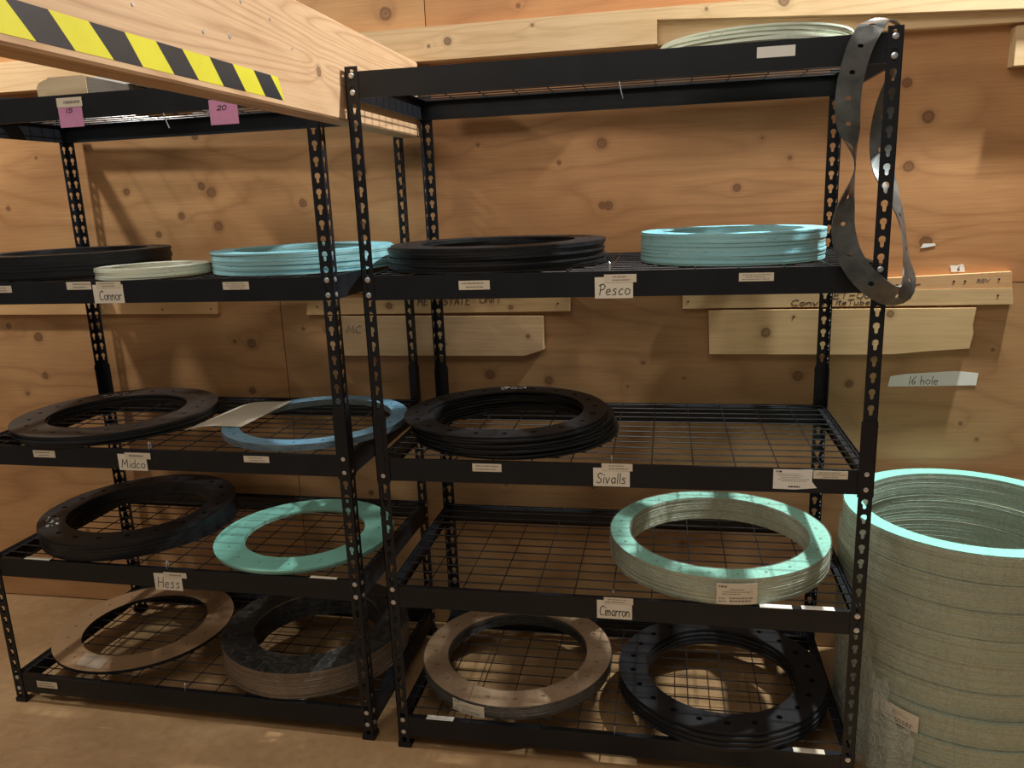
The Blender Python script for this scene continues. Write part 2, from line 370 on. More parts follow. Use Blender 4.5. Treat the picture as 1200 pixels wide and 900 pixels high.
# ------------------------------------------------------------ handwriting: single-stroke letters in a 1-high box
G = {
 'C': [[(.62, .85), (.4, 1), (.12, .8), (.05, .4), (.2, .05), (.6, .08)]], 'o': [[(.3, .55), (.1, .5), (.05, .2), (.25, 0), (.48, .15), (.48, .42), (.3, .55)]],
 'n': [[(.05, .55), (.08, 0)], [(.07, .35), (.25, .55), (.42, .45), (.45, 0)]], 'r': [[(.08, .55), (.1, 0)], [(.1, .35), (.25, .55), (.4, .5)]],
 'M': [[(.05, 0), (.12, 1), (.38, .35), (.62, 1), (.72, 0)]], 'i': [[(.1, .55), (.12, 0)], [(.1, .78), (.13, .83)]],
 'd': [[(.42, .5), (.2, .55), (.05, .25), (.2, 0), (.42, .12)], [(.45, 1), (.46, 0)]], 'c': [[(.42, .48), (.25, .55), (.05, .3), (.15, .02), (.42, .05)]],
 'H': [[(.08, 1), (.08, 0)], [(.58, 1), (.56, 0)], [(.08, .5), (.57, .52)]], 'e': [[(.06, .28), (.42, .32), (.35, .53), (.12, .48), (.05, .2), (.2, 0), (.42, .06)]],
 's': [[(.4, .5), (.2, .56), (.1, .42), (.35, .24), (.36, .05), (.08, .02)]], 'P': [[(.12, 0), (.14, 1)], [(-.02, .85), (.35, 1), (.55, .8), (.42, .52), (.14, .45)]],
 'S': [[(.6, .85), (.35, 1), (.12, .8), (.25, .55), (.5, .4), (.5, .12), (.25, 0), (.05, .15)]], 'v': [[(.03, .55), (.22, 0), (.42, .55)]],
 'a': [[(.42, .5), (.2, .55), (.05, .25), (.2, 0), (.4, .15)], [(.43, .55), (.46, 0)]], 'l': [[(.1, 1), (.12, 0)]],
 'm': [[(.05, .55), (.06, 0)], [(.06, .38), (.2, .55), (.3, .4), (.3, 0)], [(.31, .38), (.45, .55), (.56, .4), (.57, 0)]],
 '1': [[(.1, 1), (.08, 0)]], '6': [[(.4, .98), (.12, .6), (.05, .2), (.25, 0), (.42, .18), (.3, .4), (.08, .28)]], 'h': [[(.08, 1), (.1, 0)], [(.1, .35), (.28, .52), (.42, .4), (.44, 0)]],
 'k': [[(.08, 1), (.08, 0)], [(.4, .5), (.1, .25), (.42, 0)]], 'T': [[(.0, .95), (.6, 1)], [(.3, .97), (.28, 0)]], 'u': [[(.05, .55), (.08, .1), (.3, .02), (.4, .2)], [(.42, .55), (.45, 0)]],
 'b': [[(.08, 1), (.08, 0)], [(.08, .4), (.3, .52), (.45, .25), (.25, 0), (.08, .05)]], 't': [[(.15, .95), (.15, .1), (.35, .02)], [(.0, .62), (.35, .64)]],
 'E': [[(.5, .95), (.1, 1), (.08, 0), (.5, .03)], [(.09, .5), (.42, .52)]], '0': [[(.3, 1), (.06, .7), (.08, .2), (.3, 0), (.52, .25), (.52, .75), (.3, 1)]],
 '4': [[(.4, 0), (.4, 1), (.02, .35), (.55, .36)]], '-': [[(.05, .45), (.45, .47)]], 'B': [[(.08, 0), (.08, 1), (.4, .9), (.35, .55), (.1, .52), (.45, .45), (.5, .1), (.08, 0)]],
 'U': [[(.05, 1), (.08, .15), (.3, 0), (.5, .15), (.52, 1)]], 'V': [[(.02, 1), (.28, 0), (.55, 1)]], '5': [[(.5, .95), (.12, .98), (.1, .58), (.4, .6), (.5, .3), (.3, 0), (.05, .1)]],
 '2': [[(.05, .8), (.28, 1), (.48, .8), (.35, .45), (.02, .02), (.52, .05)]], 'R': [[(.08, 0), (.1, 1), (.42, .85), (.38, .55), (.1, .5)], [(.22, .5), (.5, 0)]], 'F': [[(.5, 1), (.1, .98), (.08, 0)], [(.1, .55), (.42, .56)]], ' ': [], 'A': [[(.0, 0), (.28, 1), (.52, 0)], [(.12, .35), (.42, .36)]], 'N': [[(.06, 0), (.08, 1), (.48, 0), (.5, 1)]], 'I': [[(.1, 1), (.1, 0)]], }
WD = {'M': .85, 'C': .7, 'H': .72, 'P': .62, 'S': .68, 'm': .7, 'i': .24, 'l': .24, '1': .25, 'I': .25, ' ': .3, 'r': .46, 't': .42, 'T': .65}
def write_mesh(name, text, x, z, size, mat, th=.0016, slant=.0, width=None, y=-.0006, d=.0004):
    tot = sum(WD.get(c, .56) for c in text); k = size if width is None else width/tot
    mb = MB(); cx = x
    for c in text:
        for line in G[c]:
            pts = [(cx+(a+slant*b)*k, z+b*size) for a, b in line]
            for (a0, b0), (a1, b1) in zip(pts, pts[1:]):
                L = math.hypot(a1-a0, b1-b0) or 1; ux, uz = (a1-a0)/L, (b1-b0)/L; nx, nz = -uz*th/2, ux*th/2
                e = th*.35; a0 -= ux*e; b0 -= uz*e; a1 += ux*e; b1 += uz*e
                mb.prism([(a0-nx, b0-nz), (a1-nx, b1-nz), (a1+nx, b1+nz), (a0+nx, b0+nz)], y-d, y)
        cx += WD.get(c, .56)*k
    return mb.mesh(name, mat)
def print_mesh(name, x0, x1, z0, z1, rows, seed, mat, y=-.0006, frac=.35, slope=0):
    rnd = random.Random(seed); mb = MB(); rh = (z1-z0)/rows
    for r in range(rows):
        z = z1-(r+.5)*rh; x = x0+rnd.uniform(0, .25)*(x1-x0); end = x1-rnd.uniform(0, .3)*(x1-x0)
        while x < end:
            w = rnd.uniform(.0018, .006); w = min(w, end-x)
            mb.box(x, x+w, y-.0002, y, z-rh*frac/2+slope*(x-x0), z+rh*frac/2+slope*(x-x0)); x += w+rnd.uniform(.0008, .002)
    return mb.mesh(name, mat)

# ------------------------------------------------------------ setting: floor, wall, timbers
mb = MB(); mb.box(-4.5, 5.0, -4.5, .72, -.04, 0); tag(link('floor', mb.mesh('floor', M['floor'])), kind='structure')
mb = MB(); mb.box(-4.5, 5.0, WALL_Y+.012, WALL_Y+.10, 0, 2.45); wall = tag(link('wall_back', mb.mesh('wall_back', M['dark'])), kind='structure')
for (x0, x1, z0, z1, cc) in ((-4.49, -3.02, .004, 1.218, (.95, .93, .9)), (-3.017, -.5785, .004, 1.218, (1.0, .98, .95)), (-.5755, 1.862, .004, 1.218, (.93, .96, .98)), (1.865, 4.3, .004, 1.218, (1, 1, 1)),
                            (-4.49, -2.433, 1.221, 2.44, (1.0, .93, .88)), (-2.43, .0055, 1.221, 2.44, (1.06, 1.03, 1.0)), (.0085, 2.445, 1.221, 2.44, (.98, .86, .80)), (2.448, 4.9, 1.221, 2.44, (1, .9, .85))):
    mb = MB(); mb.box(x0, x1, WALL_Y, WALL_Y+.012, z0, z1)
    o = link('plywood_sheet', mb.mesh('plywood_sheet', M['ply']), wall); o.color = (*cc, 1)
# ledger timber along the wall, its lower edge cut back towards the right
led = empty('trim_1', (0, 0, 0)); tag(led, kind='structure')
mb = MB()
prof = [(-2.6, 1.936), (.713, 1.933), (.713, 1.998), (1.34, 1.966), (1.9, 1.943), (2.6, 1.94), (2.6, 2.03), (-2.6, 2.03)]
mb.prism(prof, .620, .6795); link('ledger_face', mb.mesh('ledger_face', M['ledger']), led)
mb = MB(); mb.prism([(.7135, 1.933), (2.6, 1.915), (2.6, 1.939), (1.9, 1.942), (1.34, 1.965), (.7135, 1.997)], .648, .6795); link('ledger_recess', mb.mesh('ledger_recess', M['ledger']), led)
mb = MB(); mb.box(1.664, 1.80, .635, .6795, 1.812, 1.913); o = link('wall_cleat', mb.mesh('wall_cleat', M['board'])); o.color = (1.05, 1, .9, 1)
tag(o, 'short pale lumber cleat on the wall at the top right edge, under the long timber', 'board')
# timber beam running out from the wall between the two racks
beam = empty('trim_2', (0, 0, 0)); tag(beam, kind='structure')
mb = MB()
def chamf(x0, x1, z0, z1, c=.004): return [(x0+c, z0), (x1-c, z0), (x1, z0+c), (x1, z1-c), (x1-c, z1), (x0+c, z1), (x0, z1-c), (x0, z0+c)]
mb.prism(chamf(-.075, -.010, 1.711, 1.932), -3.0, .619); link('beam_timber', mb.mesh('beam_timber', M['beam']), beam)
for y, z, r in ((-.581, 1.803, .0035), (-.496, 1.811, .0045), (-.336, 1.87, .003), (-.762, 1.807, .003), (-.443, 1.879, .004), (-.25, 1.83, .0025)):
    mb = MB(); mb.tube([(-.0102, y, z), (-.0086, y, z)], r, 10); link('nail_head', mb.mesh('nail_head', M['zinc']), beam)
tape = MB(); X0, X1 = -.0099, -.0094
def tq(a, b, cidx):
    tape.cur = cidx
    q = [(a[0], 1.765), (a[1], 1.765), (b[1], 1.723), (b[0], 1.723)]
    i = [tape.V((X1, y, z)) for y, z in q] + [tape.V((X0, y, z)) for y, z in q]
    tape.F(*i[:4]); tape.F(i[7], i[6], i[5], i[4])
    for k in range(4): tape.F(i[k], i[(k+1) % 4], i[4+(k+1) % 4], i[4+k])
tops = [-1.16, -1.005, -.935, -.863, -.79, -.718, -.65, -.572, -.498, -.424, -.358, -.327]
bots = [-1.07, -.963, -.896, -.821, -.757, -.68, -.612, -.536, -.46, -.387, -.314, -.308]
for k in range(11): tq((tops[k], tops[k+1]), (bots[k], bots[k+1]), k % 2)
o = link('hazard_tape', tape.mesh('hazard_tape', [M['yellow'], M['blacktape']]), beam); o['label'] = 'yellow and black striped hazard tape on the beam'

# boards nailed to the wall
def wallboard(poly, y0, label, colr=(1, 1, 1), nails=(), y1=.6795):
    r = empty('wall_board', (sum(p[0] for p in poly)/len(poly), .68, min(p[1] for p in poly))); tag(r, label, 'board')
    L = r.location; mb = MB(); mb.prism([(x-L.x, z-L.z) for x, z in poly], y0-L.y, y1-L.y); o = link('plank', mb.mesh('plank', M['board']), r); o.color = (*colr, 1)
    for x, z in nails:
        mb = MB(); mb.tube([(x-L.x, y0-L.y-.0012, z-L.z), (x-L.x, y0-L.y+.001, z-L.z)], .003, 8); link('nail_head', mb.mesh('nail_head', M['ink']), r)
    return r, L
def board_text(r, L, text, x, z, size, w, y0, mat='ink', th=.002):
    link('handwriting', write_mesh('handwriting', text, x-L.x, z-L.z, size, M[mat], th, .1, w, y0-L.y-.0002), r)
r, L = wallboard([(.793, 1.158), (1.733, 1.159), (1.727, 1.205), (1.06, 1.2049), (.793, 1.205)], .657, 'narrow pale plank on the wall right of centre, with black handwriting', (1, .97, .85), [(.81, 1.18), (1.69, 1.185)])
board_text(r, L, 'Conver', 1.115, 1.163, .018, .118, .657); board_text(r, L, 'iteTube', 1.244, 1.163, .017, .10, .657); board_text(r, L, 'ET-004', 1.235, 1.183, .020, .13, .657)
r, L = wallboard([(1.05, 1.2055), (1.727, 1.2055), (1.723, 1.253), (1.40, 1.241), (1.05, 1.236)], .660, 'upper reddish plank on the wall behind the hanging strip, beside the 6 tag', (.98, .80, .66), [(1.69, 1.232), (1.60, 1.228), (1.57, 1.228)])
board_text(r, L, 'Basic', 1.375, 1.212, .018, .07, .660); board_text(r, L, 'r', 1.46, 1.212, .018, .02, .660); board_text(r, L, 'BEV', 1.63, 1.226, .008, .035, .660, 'grey_ink', .0015)
wallboard([(.877, 1.014), (1.30, 1.012), (1.42, 1.013), (1.50, 1.021), (1.625, 1.030), (1.632, 1.075), (1.628, 1.1), (1.634, 1.150), (.872, 1.152)], .650, 'wide pale plank on the wall right of centre, wavy lower edge', (1, .96, .82), [(1.125, 1.13)])
r, L = wallboard([(-.47, 1.153), (.438, 1.155), (.440, 1.207), (-.461, 1.207)], .655, 'narrow plank with black handwriting on the wall behind the rack posts', (1, .92, .76), [(.40, 1.18), (-.43, 1.18)])
board_text(r, L, 'ME', -.07, 1.181, .024, .035, .655); board_text(r, L, 'BSTATE', 0.0, 1.181, .024, .11, .655); board_text(r, L, 'UNIT', .14, 1.185, .024, .08, .655)
r, L = wallboard([(-.40, 1.012), (.287, 1.010), (.35, 1.03), (.352, 1.140), (-.40, 1.148)], .648, 'wide greyish plank on the wall with a cut lower right corner', (.88, .82, .76), [])
board_text(r, L, 'MC', -.325, 1.09, .026, .055, .648, 'grey_ink')
r, L = wallboard([(-2.3, 1.172), (-.806, 1.160), (-.80, 1.215), (-2.3, 1.222)], .658, 'long narrow plank on the wall behind the left rack', (1.1, .93, .72), [(-.83, 1.178), (-1.02, 1.178)])
# papers on the wall
def thin(name, poly, y, mat, label, cat, t_=.0008, bend=0):
    cx = sum(p[0] for p in poly)/len(poly); cz = min(p[1] for p in poly); r = empty(name, (cx, y, cz)); tag(r, label, cat)
    mb = MB(); mb.prism([(a-cx, b-cz) for a, b in poly], -t_, 0); link('sheet', mb.mesh('sheet', M[mat]), r); return r
r = thin('paper_sign', [(1.414, .905), (1.663, .911), (1.666, .948), (1.603, .955), (1.46, .945), (1.42, .938)], .6792, 'paper', 'white paper strip handwritten 16 hole on the wall beside the right rack', 'sign')
link('handwriting', write_mesh('handwriting', '16 hole', -.065, .008, .026, M['ink'], .0018, .1, .085, -.0009), r)
r = thin('paper_sign', [(1.566, 1.2535), (1.604, 1.2535), (1.601, 1.266), (1.597, 1.276), (1.580, 1.272), (1.562, 1.273)], .6792, 'paper', 'small torn white tag reading 6 above the upper plank', 'sign')
link('handwriting', write_mesh('handwriting', '6', -.003, .004, .012, M['ink'], .0015, 0, .009, -.0009), r)
thin('paper_scrap', [(1.478, 1.325), (1.495, 1.327), (1.519, 1.332), (1.515, 1.338), (1.484, 1.338)], .6792, 'paper', 'tiny torn white scrap stuck on the plywood right of the hanging strip', 'scrap')

# ------------------------------------------------------------ racks
W, D, H = 1.22, .605, 1.83
DK = [1.8185, 1.3406, .8655, .5005, .0962]
RZ = [1.8097, 1.3318, .8567, .4917, .0874]
P = .0381; FL = .0315; TH = .002
def keyhole():      # round eye above a narrower slot; s runs up the post, t across
    half = [(-.0015, .0042), (.0008, .0070), (.0045, .0078), (.0075, .0072), (.0100, .0055), (.0117, .0030), (.0123, 0)]
    pts = [(a, -b) for a, b in half] + [(a, b) for a, b in reversed(half[:-1])] + [(-.0105, .0038), (-.0132, 0), (-.0105, -.0038)]
    return [(a/P, b/(FL/2)) for a, b in pts]
KH = keyhole()
def post_mesh():
    mb = MB(); n = 48
    for side in (0, 1):
        def f(s, t_, k, side=side):
            w = (t_+1)/2*FL; z = .0018+s*P*(H-.0018)/(n*P); d = 0 if k == 0 else TH
            return (w, d, z) if side == 0 else (d, w, z)
        holed(mb, n, f, lambda c: None if (20 < c < 26) else KH, closed=False, mi=(0, 0))
    return mb.mesh('post', M['black'])
POST = post_mesh()
mb = MB()
for (a, b) in (((-.0015, .0345), (-.0015, .0006)), ((-.0015, .0006), (-.0015, .0345))): mb.box(a[0], a[1], b[0], b[1], .80, .985)
mb.box(-.0022, .0358, -.0022, .0004, .806, .812); mb.box(-.0022, .0358, -.0022, .0004, .97, .976); mb.box(.009, .023, -.003, -.0015, .83, .955)
SLEEVE = mb.mesh('post_sleeve', M['sleeve'])
mb = MB(); mb.box(-.003, .0345, -.003, .006, 0, .014); mb.box(-.003, .006, .006, .0345, 0, .014); mb.box(-.003, .0345, -.003, .0345, 0, .0016); FOOT = mb.mesh('foot_cap', M['sleeve'])
mb = MB()
N = 12; rows = []
for rr, yy in ((.0068, 0), (.0068, -.0010), (.0045, -.0022), (.0022, -.0024), (.0018, -.0016)):
    rows.append([mb.V((rr*cos(2*PI*k/N), yy, rr*sin(2*PI*k/N))) for k in range(N)])
for i in range(len(rows)-1):
    for k in range(N): mb.F(rows[i][k], rows[i][(k+1) % N], rows[i+1][(k+1) % N], rows[i+1][k])
mb.F(*rows[-1]); RIVET = mb.mesh('rivet', M['zinc'], smooth=True)
def beam_mesh(L):
    mb = MB(); a, b = TH+.0002, L-TH-.0002
    mb.box(a, b, TH, TH+.0016, -.060, 0); mb.box(a, b, TH+.0016, .026, -.0072, -.0056); mb.box(a, b, TH+.0016, .009, -.060, -.0585)
    return mb.mesh('shelf_beam', M['black'])
BX, BY = beam_mesh(W), beam_mesh(D)
mb = MB(); e = .0045
for i in range(13):
    y = .006+(D-.012)*i/12; mb.tube([(e, y, -.0040), (W-e, y, -.0040)], .0019, 6)
for i in range(13):
    x = .010+(W-.020)*i/12; mb.tube([(x, e, -.0014), (x, D-e, -.0014)], .0017, 6)
DECKM = mb.mesh('wire_deck', M['wire'], smooth=True)
mb = MB(); mb.tube([(.612, .010, -.02), (.612, .010, .016), (.6125, .014, .019), (.613, .018, .016), (.613, .018, -.001)], .0016, 6); HOOK = mb.mesh('wire_hook', M['zinc'], smooth=True)
mb = MB(); mb.tube([(.615, .26, .0), (.617, .26, .004), (.62, .262, .0), (.622, .264, -.02), (.628, .268, -.05), (.633, .27, -.068)], .0016, 6)
HANGER = mb.mesh('wire_hook', M['zinc'], smooth=True)
def rack(loc, rz, label):
    root = empty('storage_rack', loc, rz); tag(root, label, 'shelf', 'black keyhole racks against the plywood wall')
    for (x, y, a) in ((0, 0, 0), (W, 0, PI/2), (W, D, PI), (0, D, -PI/2)):
        p = link('post', POST, root, (x, y, 0), a)
        link('post_sleeve', SLEEVE, p); link('foot_cap', FOOT, p)
        for z in RZ:
            for dz in (0, -P):
                link('rivet', RIVET, p, (.0158, 0, z+dz)); o = link('rivet', RIVET, p, (0, .0158, z+dz)); o.rotation_euler.z = -PI/2
    for i, z in enumerate(DK):
        link('shelf_beam', BX, root, (0, 0, z)); link('shelf_beam', BX, root, (W, D, z), PI)
        link('shelf_beam', BY, root, (W, 0, z), PI/2); link('shelf_beam', BY, root, (0, D, z), -PI/2)
        link('wire_deck', DECKM, root, (0, 0, z))
        if i == 1 and loc[0] < -1: continue
        h = link('wire_hook', HOOK if i else HANGER, root, (0, 0, z)); h['label'] = 'small bright wire hook'
    return root
rackR = rack((0, 0, 0), 0, 'tall black wire-deck rack on the right, beside the hanging steel strip')
TH2 = -.0192; GX, GY = -.1211, .0157
LO = (GX-1.182*cos(TH2), GY-1.182*sin(TH2), 0)
rackL = rack(LO, TH2, 'tall black wire-deck rack on the left, below the striped timber beam')
def w2l(x, y):
    dx, dy = x-LO[0], y-LO[1]; return dx*cos(TH2)+dy*sin(TH2)
def card(root, x0, x1, z0, z1, mat='card', text=None, y=-.0006, rows=0, tilt=0, label=None, size=.022, seed=1, tx=None, tw=None, tz=.008, two=None):
    """card taped to a beam face (or a rack front) with its writing"""
    if root is rackL: x0, x1 = w2l(x0, .03), w2l(x1, .03)
    mb = MB(); w = x1-x0; h = z1-z0; y = y+TH-.0002
    poly = [(0, 0), (w, tilt*w*-1+0), (w, h-tilt*w), (0, h)] if tilt else [(0, 0), (w, 0), (w, h), (0, h)]
    if two is not None: mb.prism([(p[0], p[1]) for p in two], -.0006, 0)
    else: mb.prism(poly, -.0006, 0)
    o = link('paper_card', mb.mesh('paper_card', M[mat]), root, (x0, y, z0))
    if label: o['label'] = label
    if text: link('handwriting', write_mesh('handwriting', text, tx if tx is not None else .006, tz, size, M['ink'], .0019, .12, tw or w-.014, -.0006), o)
    if rows: link('print', print_mesh('print', .004, w-.004, .002, h-.002, rows, seed, M['grey_ink'], -.0006), o)
    return o
Yc = -.0012
card(rackR, .578, .667, 1.277, 1.327, text='Pesco', tx=.008, label='white card handwritten Pesco', size=.026); card(rackR, .6, .675, 1.314, 1.333, 'strip_paper', y=-.0015, rows=2, seed=2)
card(rackR, .248, .325, 1.303, 1.325, 'strip_paper', rows=2, seed=3); card(rackR, .905, .981, 1.311, 1.330, 'strip_paper', rows=3, seed=4)
card(rackR, .930, 1.008, 1.785, 1.807, 'paper', rows=0, seed=5)
card(rackR, .567, .657, .808, .856, text='Sivalls', label='white card handwritten Sivalls', size=.027); card(rackR, .588, .664, .849, .868, 'strip_paper', y=-.0015, rows=2, seed=6)
card(rackR, .258, .334, .838, .859, 'strip_paper', rows=2, seed=7)
o = card(rackR, .996, 1.085, .815, .864, 'paper', two=[(0, 0), (.05, -.001), (.10, .004), (.088, .020), (.089, .049), (0, .049)], label='white shipping label with a curled lower edge')
link('print', print_mesh('print', .004, .085, .018, .040, 5, 8, M['grey_ink'], -.0006, .3), o); link('print', print_mesh('print', .004, .022, .041, .046, 1, 9, M['ink'], -.0006, .8), o); link('print', print_mesh('print', .030, .065, .003, .009, 1, 10, M['ink'], -.0006, .6), o)
card(rackR, 1.0865, 1.163, .843, .863, 'strip_paper', y=-.0015, rows=3, seed=11)
card(rackR, .571, .661, .4445, .496, text='Cimarron', label='white card handwritten Cimarron', size=.028, tw=.078); card(rackR, .589, .664, .487, .505, 'strip_paper', y=-.0015, rows=2, seed=12)
card(rackL, -.783, -.690, 1.281, 1.331, text='Connor', tx=.016, label='white card handwritten Connor', size=.026, tw=.07); card(rackL, -.770, -.694, 1.322, 1.3395, 'strip_paper', y=-.0015, rows=2, seed=13)
card(rackL, -1.118, -1.043, 1.314, 1.333, 'strip_paper', rows=2, seed=14); card(rackL, -.864, -.787, 1.319, 1.340, 'strip_paper', rows=2, seed=15); card(rackL, -.392, -.317, 1.312, 1.332, 'strip_paper', rows=3, seed=16)
card(rackL, -.789, -.697, .803, .851, text='Midco', tx=.008, label='white card handwritten Midco', size=.024); card(rackL, -.765, -.682, .838, .856, 'strip_paper', y=-.0015, rows=1, seed=17)
card(rackL, -1.071, -.997, .833, .854, 'strip_paper', rows=2, seed=18); card(rackL, -.392, -.316, .839, .857, 'strip_paper', rows=2, seed=19)
card(rackL, -.731, -.640, .434, .486, text='Hess', tx=.008, label='white card handwritten Hess', size=.032); card(rackL, -.697, -.622, .475, .4915, 'strip_paper', y=-.0015, rows=1, seed=20)
card(rackL, -1.217, -1.142, .059, .081, 'strip_paper', rows=2, seed=21)
card(rackL, -.8015, -.731, 1.7385, 1.80, 'pink', label='pink card marked 15', text='15', tx=.022, tw=.02, size=.010, tz=.036); card(rackL, -.802, -.727, 1.788, 1.811, 'strip_paper', y=-.0015, rows=1, seed=22)
card(rackL, -.370, -.293, 1.721, 1.780, 'pink', label='pink card partly behind the timber beam', text='20', tx=.02, tw=.026, size=.011, tz=.034)
# loose paper strips lying on the beams
def flat_strip(x0, x1, y0, y1, z, rz, label, grp=None, mat='paper'):
    cx, cy = (x0+x1)/2, (y0+y1)/2; mb = MB(); mb.box(x0-cx, x1-cx, y0-cy, y1-cy, 0, .0009)
    o = link('paper_strip', mb.mesh('paper_strip', M[mat]), None, (cx, cy, z), rz); tag(o, label, 'label', 'loose paper strips lying on the shelf edges'); return o
flat_strip(.976, 1.053, -.001, .018, DK[3]+.0006, .0, 'white paper strip on the shelf edge under the mint bundle, left of two')
flat_strip(1.076, 1.153, .002, .020, DK[3]+.0006, 0, 'white paper strip on the shelf edge under the mint bundle, right of two')
flat_strip(.085, .163, 0, .018, DK[4]+.0006, .0, 'white paper strip on the bottom shelf edge in front of the tan wrapped ring')
flat_strip(1.072, 1.149, 0, .018, DK[4]+.0006, 0, 'cream paper strip on the bottom shelf edge by the right post', mat='strip_paper')
flat_strip(-1.18, -1.09, .04, .055, DK[3]+.0006, TH2, 'tan paper strip on the far left shelf edge, before the thick black pile', mat='strip_paper')
flat_strip(-.235, -.155, .022, .034, DK[3]+.0006, TH2, 'white paper strip on the shelf edge below the flat mint ring', mat='strip_paper')

# ------------------------------------------------------------ gaskets
ORD = ['topmost', 'second', 'third', 'fourth', 'fifth', 'sixth', 'seventh', 'eighth', 'ninth', 'tenth', 'eleventh', 'twelfth', 'thirteenth', 'fourteenth', 'fifteenth', 'sixteenth', 'seventeenth', 'eighteenth']
def warpf(az, ar, seed):
    rn = random.Random(seed); a, b, c_, d = [rn.uniform(0, 6.28) for _ in range(4)]
    return lambda th, r: (az*(.5+.25*sin(2*th+a)+.25*sin(3*th+b)), ar*(sin(2*th+c_)*.6+sin(3*th+d)*.4))
def gstack(cx, cy, z0, Ro, Ri, h, n, mats, label, group, nh=20, hr=.007, jit=.003, az=0, ar=0, gap=.0002, toplabel=None, topmats=None, seed=5, variants=4, drift=None, cat='gasket', name='ring_gasket', rot=None):
    rn = random.Random(seed); ms = []
    for k in range(variants):
        ms.append(ring_mesh('ring_gasket', Ro, Ri, h, nh, hr, mats, warpf(az, ar, seed*10+k) if (az or ar) else None))
    out = []
    for i in range(n):
        m = ms[i % variants]
        if i == n-1 and topmats:
            m = ring_mesh('ring_gasket', Ro, Ri, h, nh, hr, topmats, warpf(az, ar, seed*10+variants) if (az or ar) else None)
        dx, dy = (rn.uniform(-jit, jit), rn.uniform(-jit, jit))
        if drift: a, b = drift(i, n); dx += a; dy += b
        o = link(name, m, None, (cx+dx, cy+dy, z0+i*(h+gap)), rn.uniform(0, .05) if rot is None else rot*i)
        k_ = n-1-i
        if isinstance(label, tuple): lb = f'{label[0]}, {ORD[k_]} {label[1]}' if k_ else (toplabel or f'{label[0]}, topmost of {label[1][len("from the top of "):]}')
        else: lb = label
        tag(o, lb, cat, group if n > 1 else None); out.append(o)
    return out
EPS = .0006
# second shelf
gstack(.285, .300, DK[1]+EPS, .298, .215, .0048, 11, [M['rubber'], M['rubber_side']], ('floppy black gasket', 'from the top of the right rack second shelf stack'), 'black gaskets on the right rack second shelf', jit=.006, ar=.006, gap=.0008, az=.0006, seed=11, topmats=[M['rubber'], M['rubber_side']], toplabel='topmost black rubber gasket of the wavy stack on the right rack second shelf')
gstack(.907, .285, DK[1]+EPS, .2300, .178, .0042, 17, [M['blue'], M['blue_side']], ('bright blue gasket', 'from the top of the stack beside the hanging steel strip'), 'blue gaskets on the right rack second shelf', hr=.006, nh=16, jit=.0016, seed=12, toplabel='topmost bright blue gasket of the stack beside the hanging steel strip')
gstack(-1.095, .365, DK[1]+EPS, .280, .210, .0046, 14, [M['rubber'], M['rubber_side']], ('black gasket', 'from the top of the far left second shelf stack'), 'black gaskets on the left rack second shelf', jit=.003, seed=13, toplabel='topmost black gasket of the tall stack at far left of the second shelf')
gstack(-.303, .335, DK[1]+EPS, .260, .195, .0043, 13, [M['blue'], M['blue_side']], ('pale blue gasket', 'from the top of the left rack second shelf stack'), 'blue gaskets on the left rack second shelf', hr=.006, jit=.0025, seed=15, toplabel='topmost pale blue gasket behind the posts on the left rack second shelf')
# third shelf
def dr3(i, n): t = 1-i/(n-1); return (.030*t, -.004*t)
gstack(.296, .292, DK[2]+EPS, .284, .218, .0046, 9, [M['rubber'], M['rubber_side']], ('floppy black gasket', 'from the top of the right rack third shelf pile'), 'black gaskets on the right rack third shelf', nh=20, hr=.0080, jit=.004, az=.0014, ar=.010, gap=.0022, seed=16, drift=dr3, toplabel='topmost floppy black gasket on the right rack third shelf, white print')
gstack(-.995, .325, DK[2]+EPS, .303, .205, .0060, 5, [M['rubber'], M['rubber_side']], ('black gasket', 'from the top of the left rack third shelf pile'), 'black gaskets on the left rack third shelf', nh=20, hr=.0075, jit=.005, ar=.004, gap=.0006, seed=17, topmats=[M['brownrubber'], M['rubber_side']], toplabel='dusty brown gasket on top of the pile at left of the third shelf')
gstack(-.306, .314, DK[2]+EPS, .2765, .2265, .0062, 3, [M['steelblue'], M['greyblue']], ('streaked blue gasket', 'from the top of the pile under the paper sheet'), 'streaked blue gaskets under the paper sheet', nh=20, hr=.0055, jit=.001, seed=18, toplabel='topmost streaked blue gasket lying under the paper sheet')
# fourth shelf
gstack(-.985, .347, DK[3]+EPS, .303, .2217, .0095, 6, [M['rubber'], M['rubber_side']], ('thick black gasket', 'from the top of the left rack fourth shelf pile'), 'black gaskets on the left rack fourth shelf', nh=20, hr=.008, jit=.003, ar=.003, gap=.0006, seed=19, toplabel='topmost thick black gasket on the left rack fourth shelf, with white print')
gstack(-.379, .300, DK[3]+EPS, .2758, .186, .0065, 2, [M['mint'], M['mint_side']], ('mint green gasket', 'from the top of the left rack fourth shelf pair'), 'mint gaskets on the left rack fourth shelf', nh=16, hr=.0045, jit=.006, seed=20, gap=.0008, toplabel='broad flat mint gasket uppermost on the left rack fourth shelf')
# bottom shelf
gstack(-1.048, .362, DK[4]+EPS, .2929, .2034, .0110, 1, [M['brown'], M['rubber_side']], 'brown-faced flat gasket with a clear label on the left rack bottom shelf', None, nh=20, hr=.0035, seed=21)
gstack(.900, .284, DK[4]+EPS, .2960, .2155, .0095, 4, [M['rubber'], M['rubber_side']], ('heavy black gasket', 'from the top of the right rack bottom shelf pile'), 'heavy black gaskets on the right rack bottom shelf', nh=22, hr=.0085, jit=.004, seed=22, gap=.0012, drift=lambda i, n: (.002*i, .004*(n-1-i)*-1+.006), toplabel='topmost heavy black bolt-hole gasket on the right rack bottom shelf')
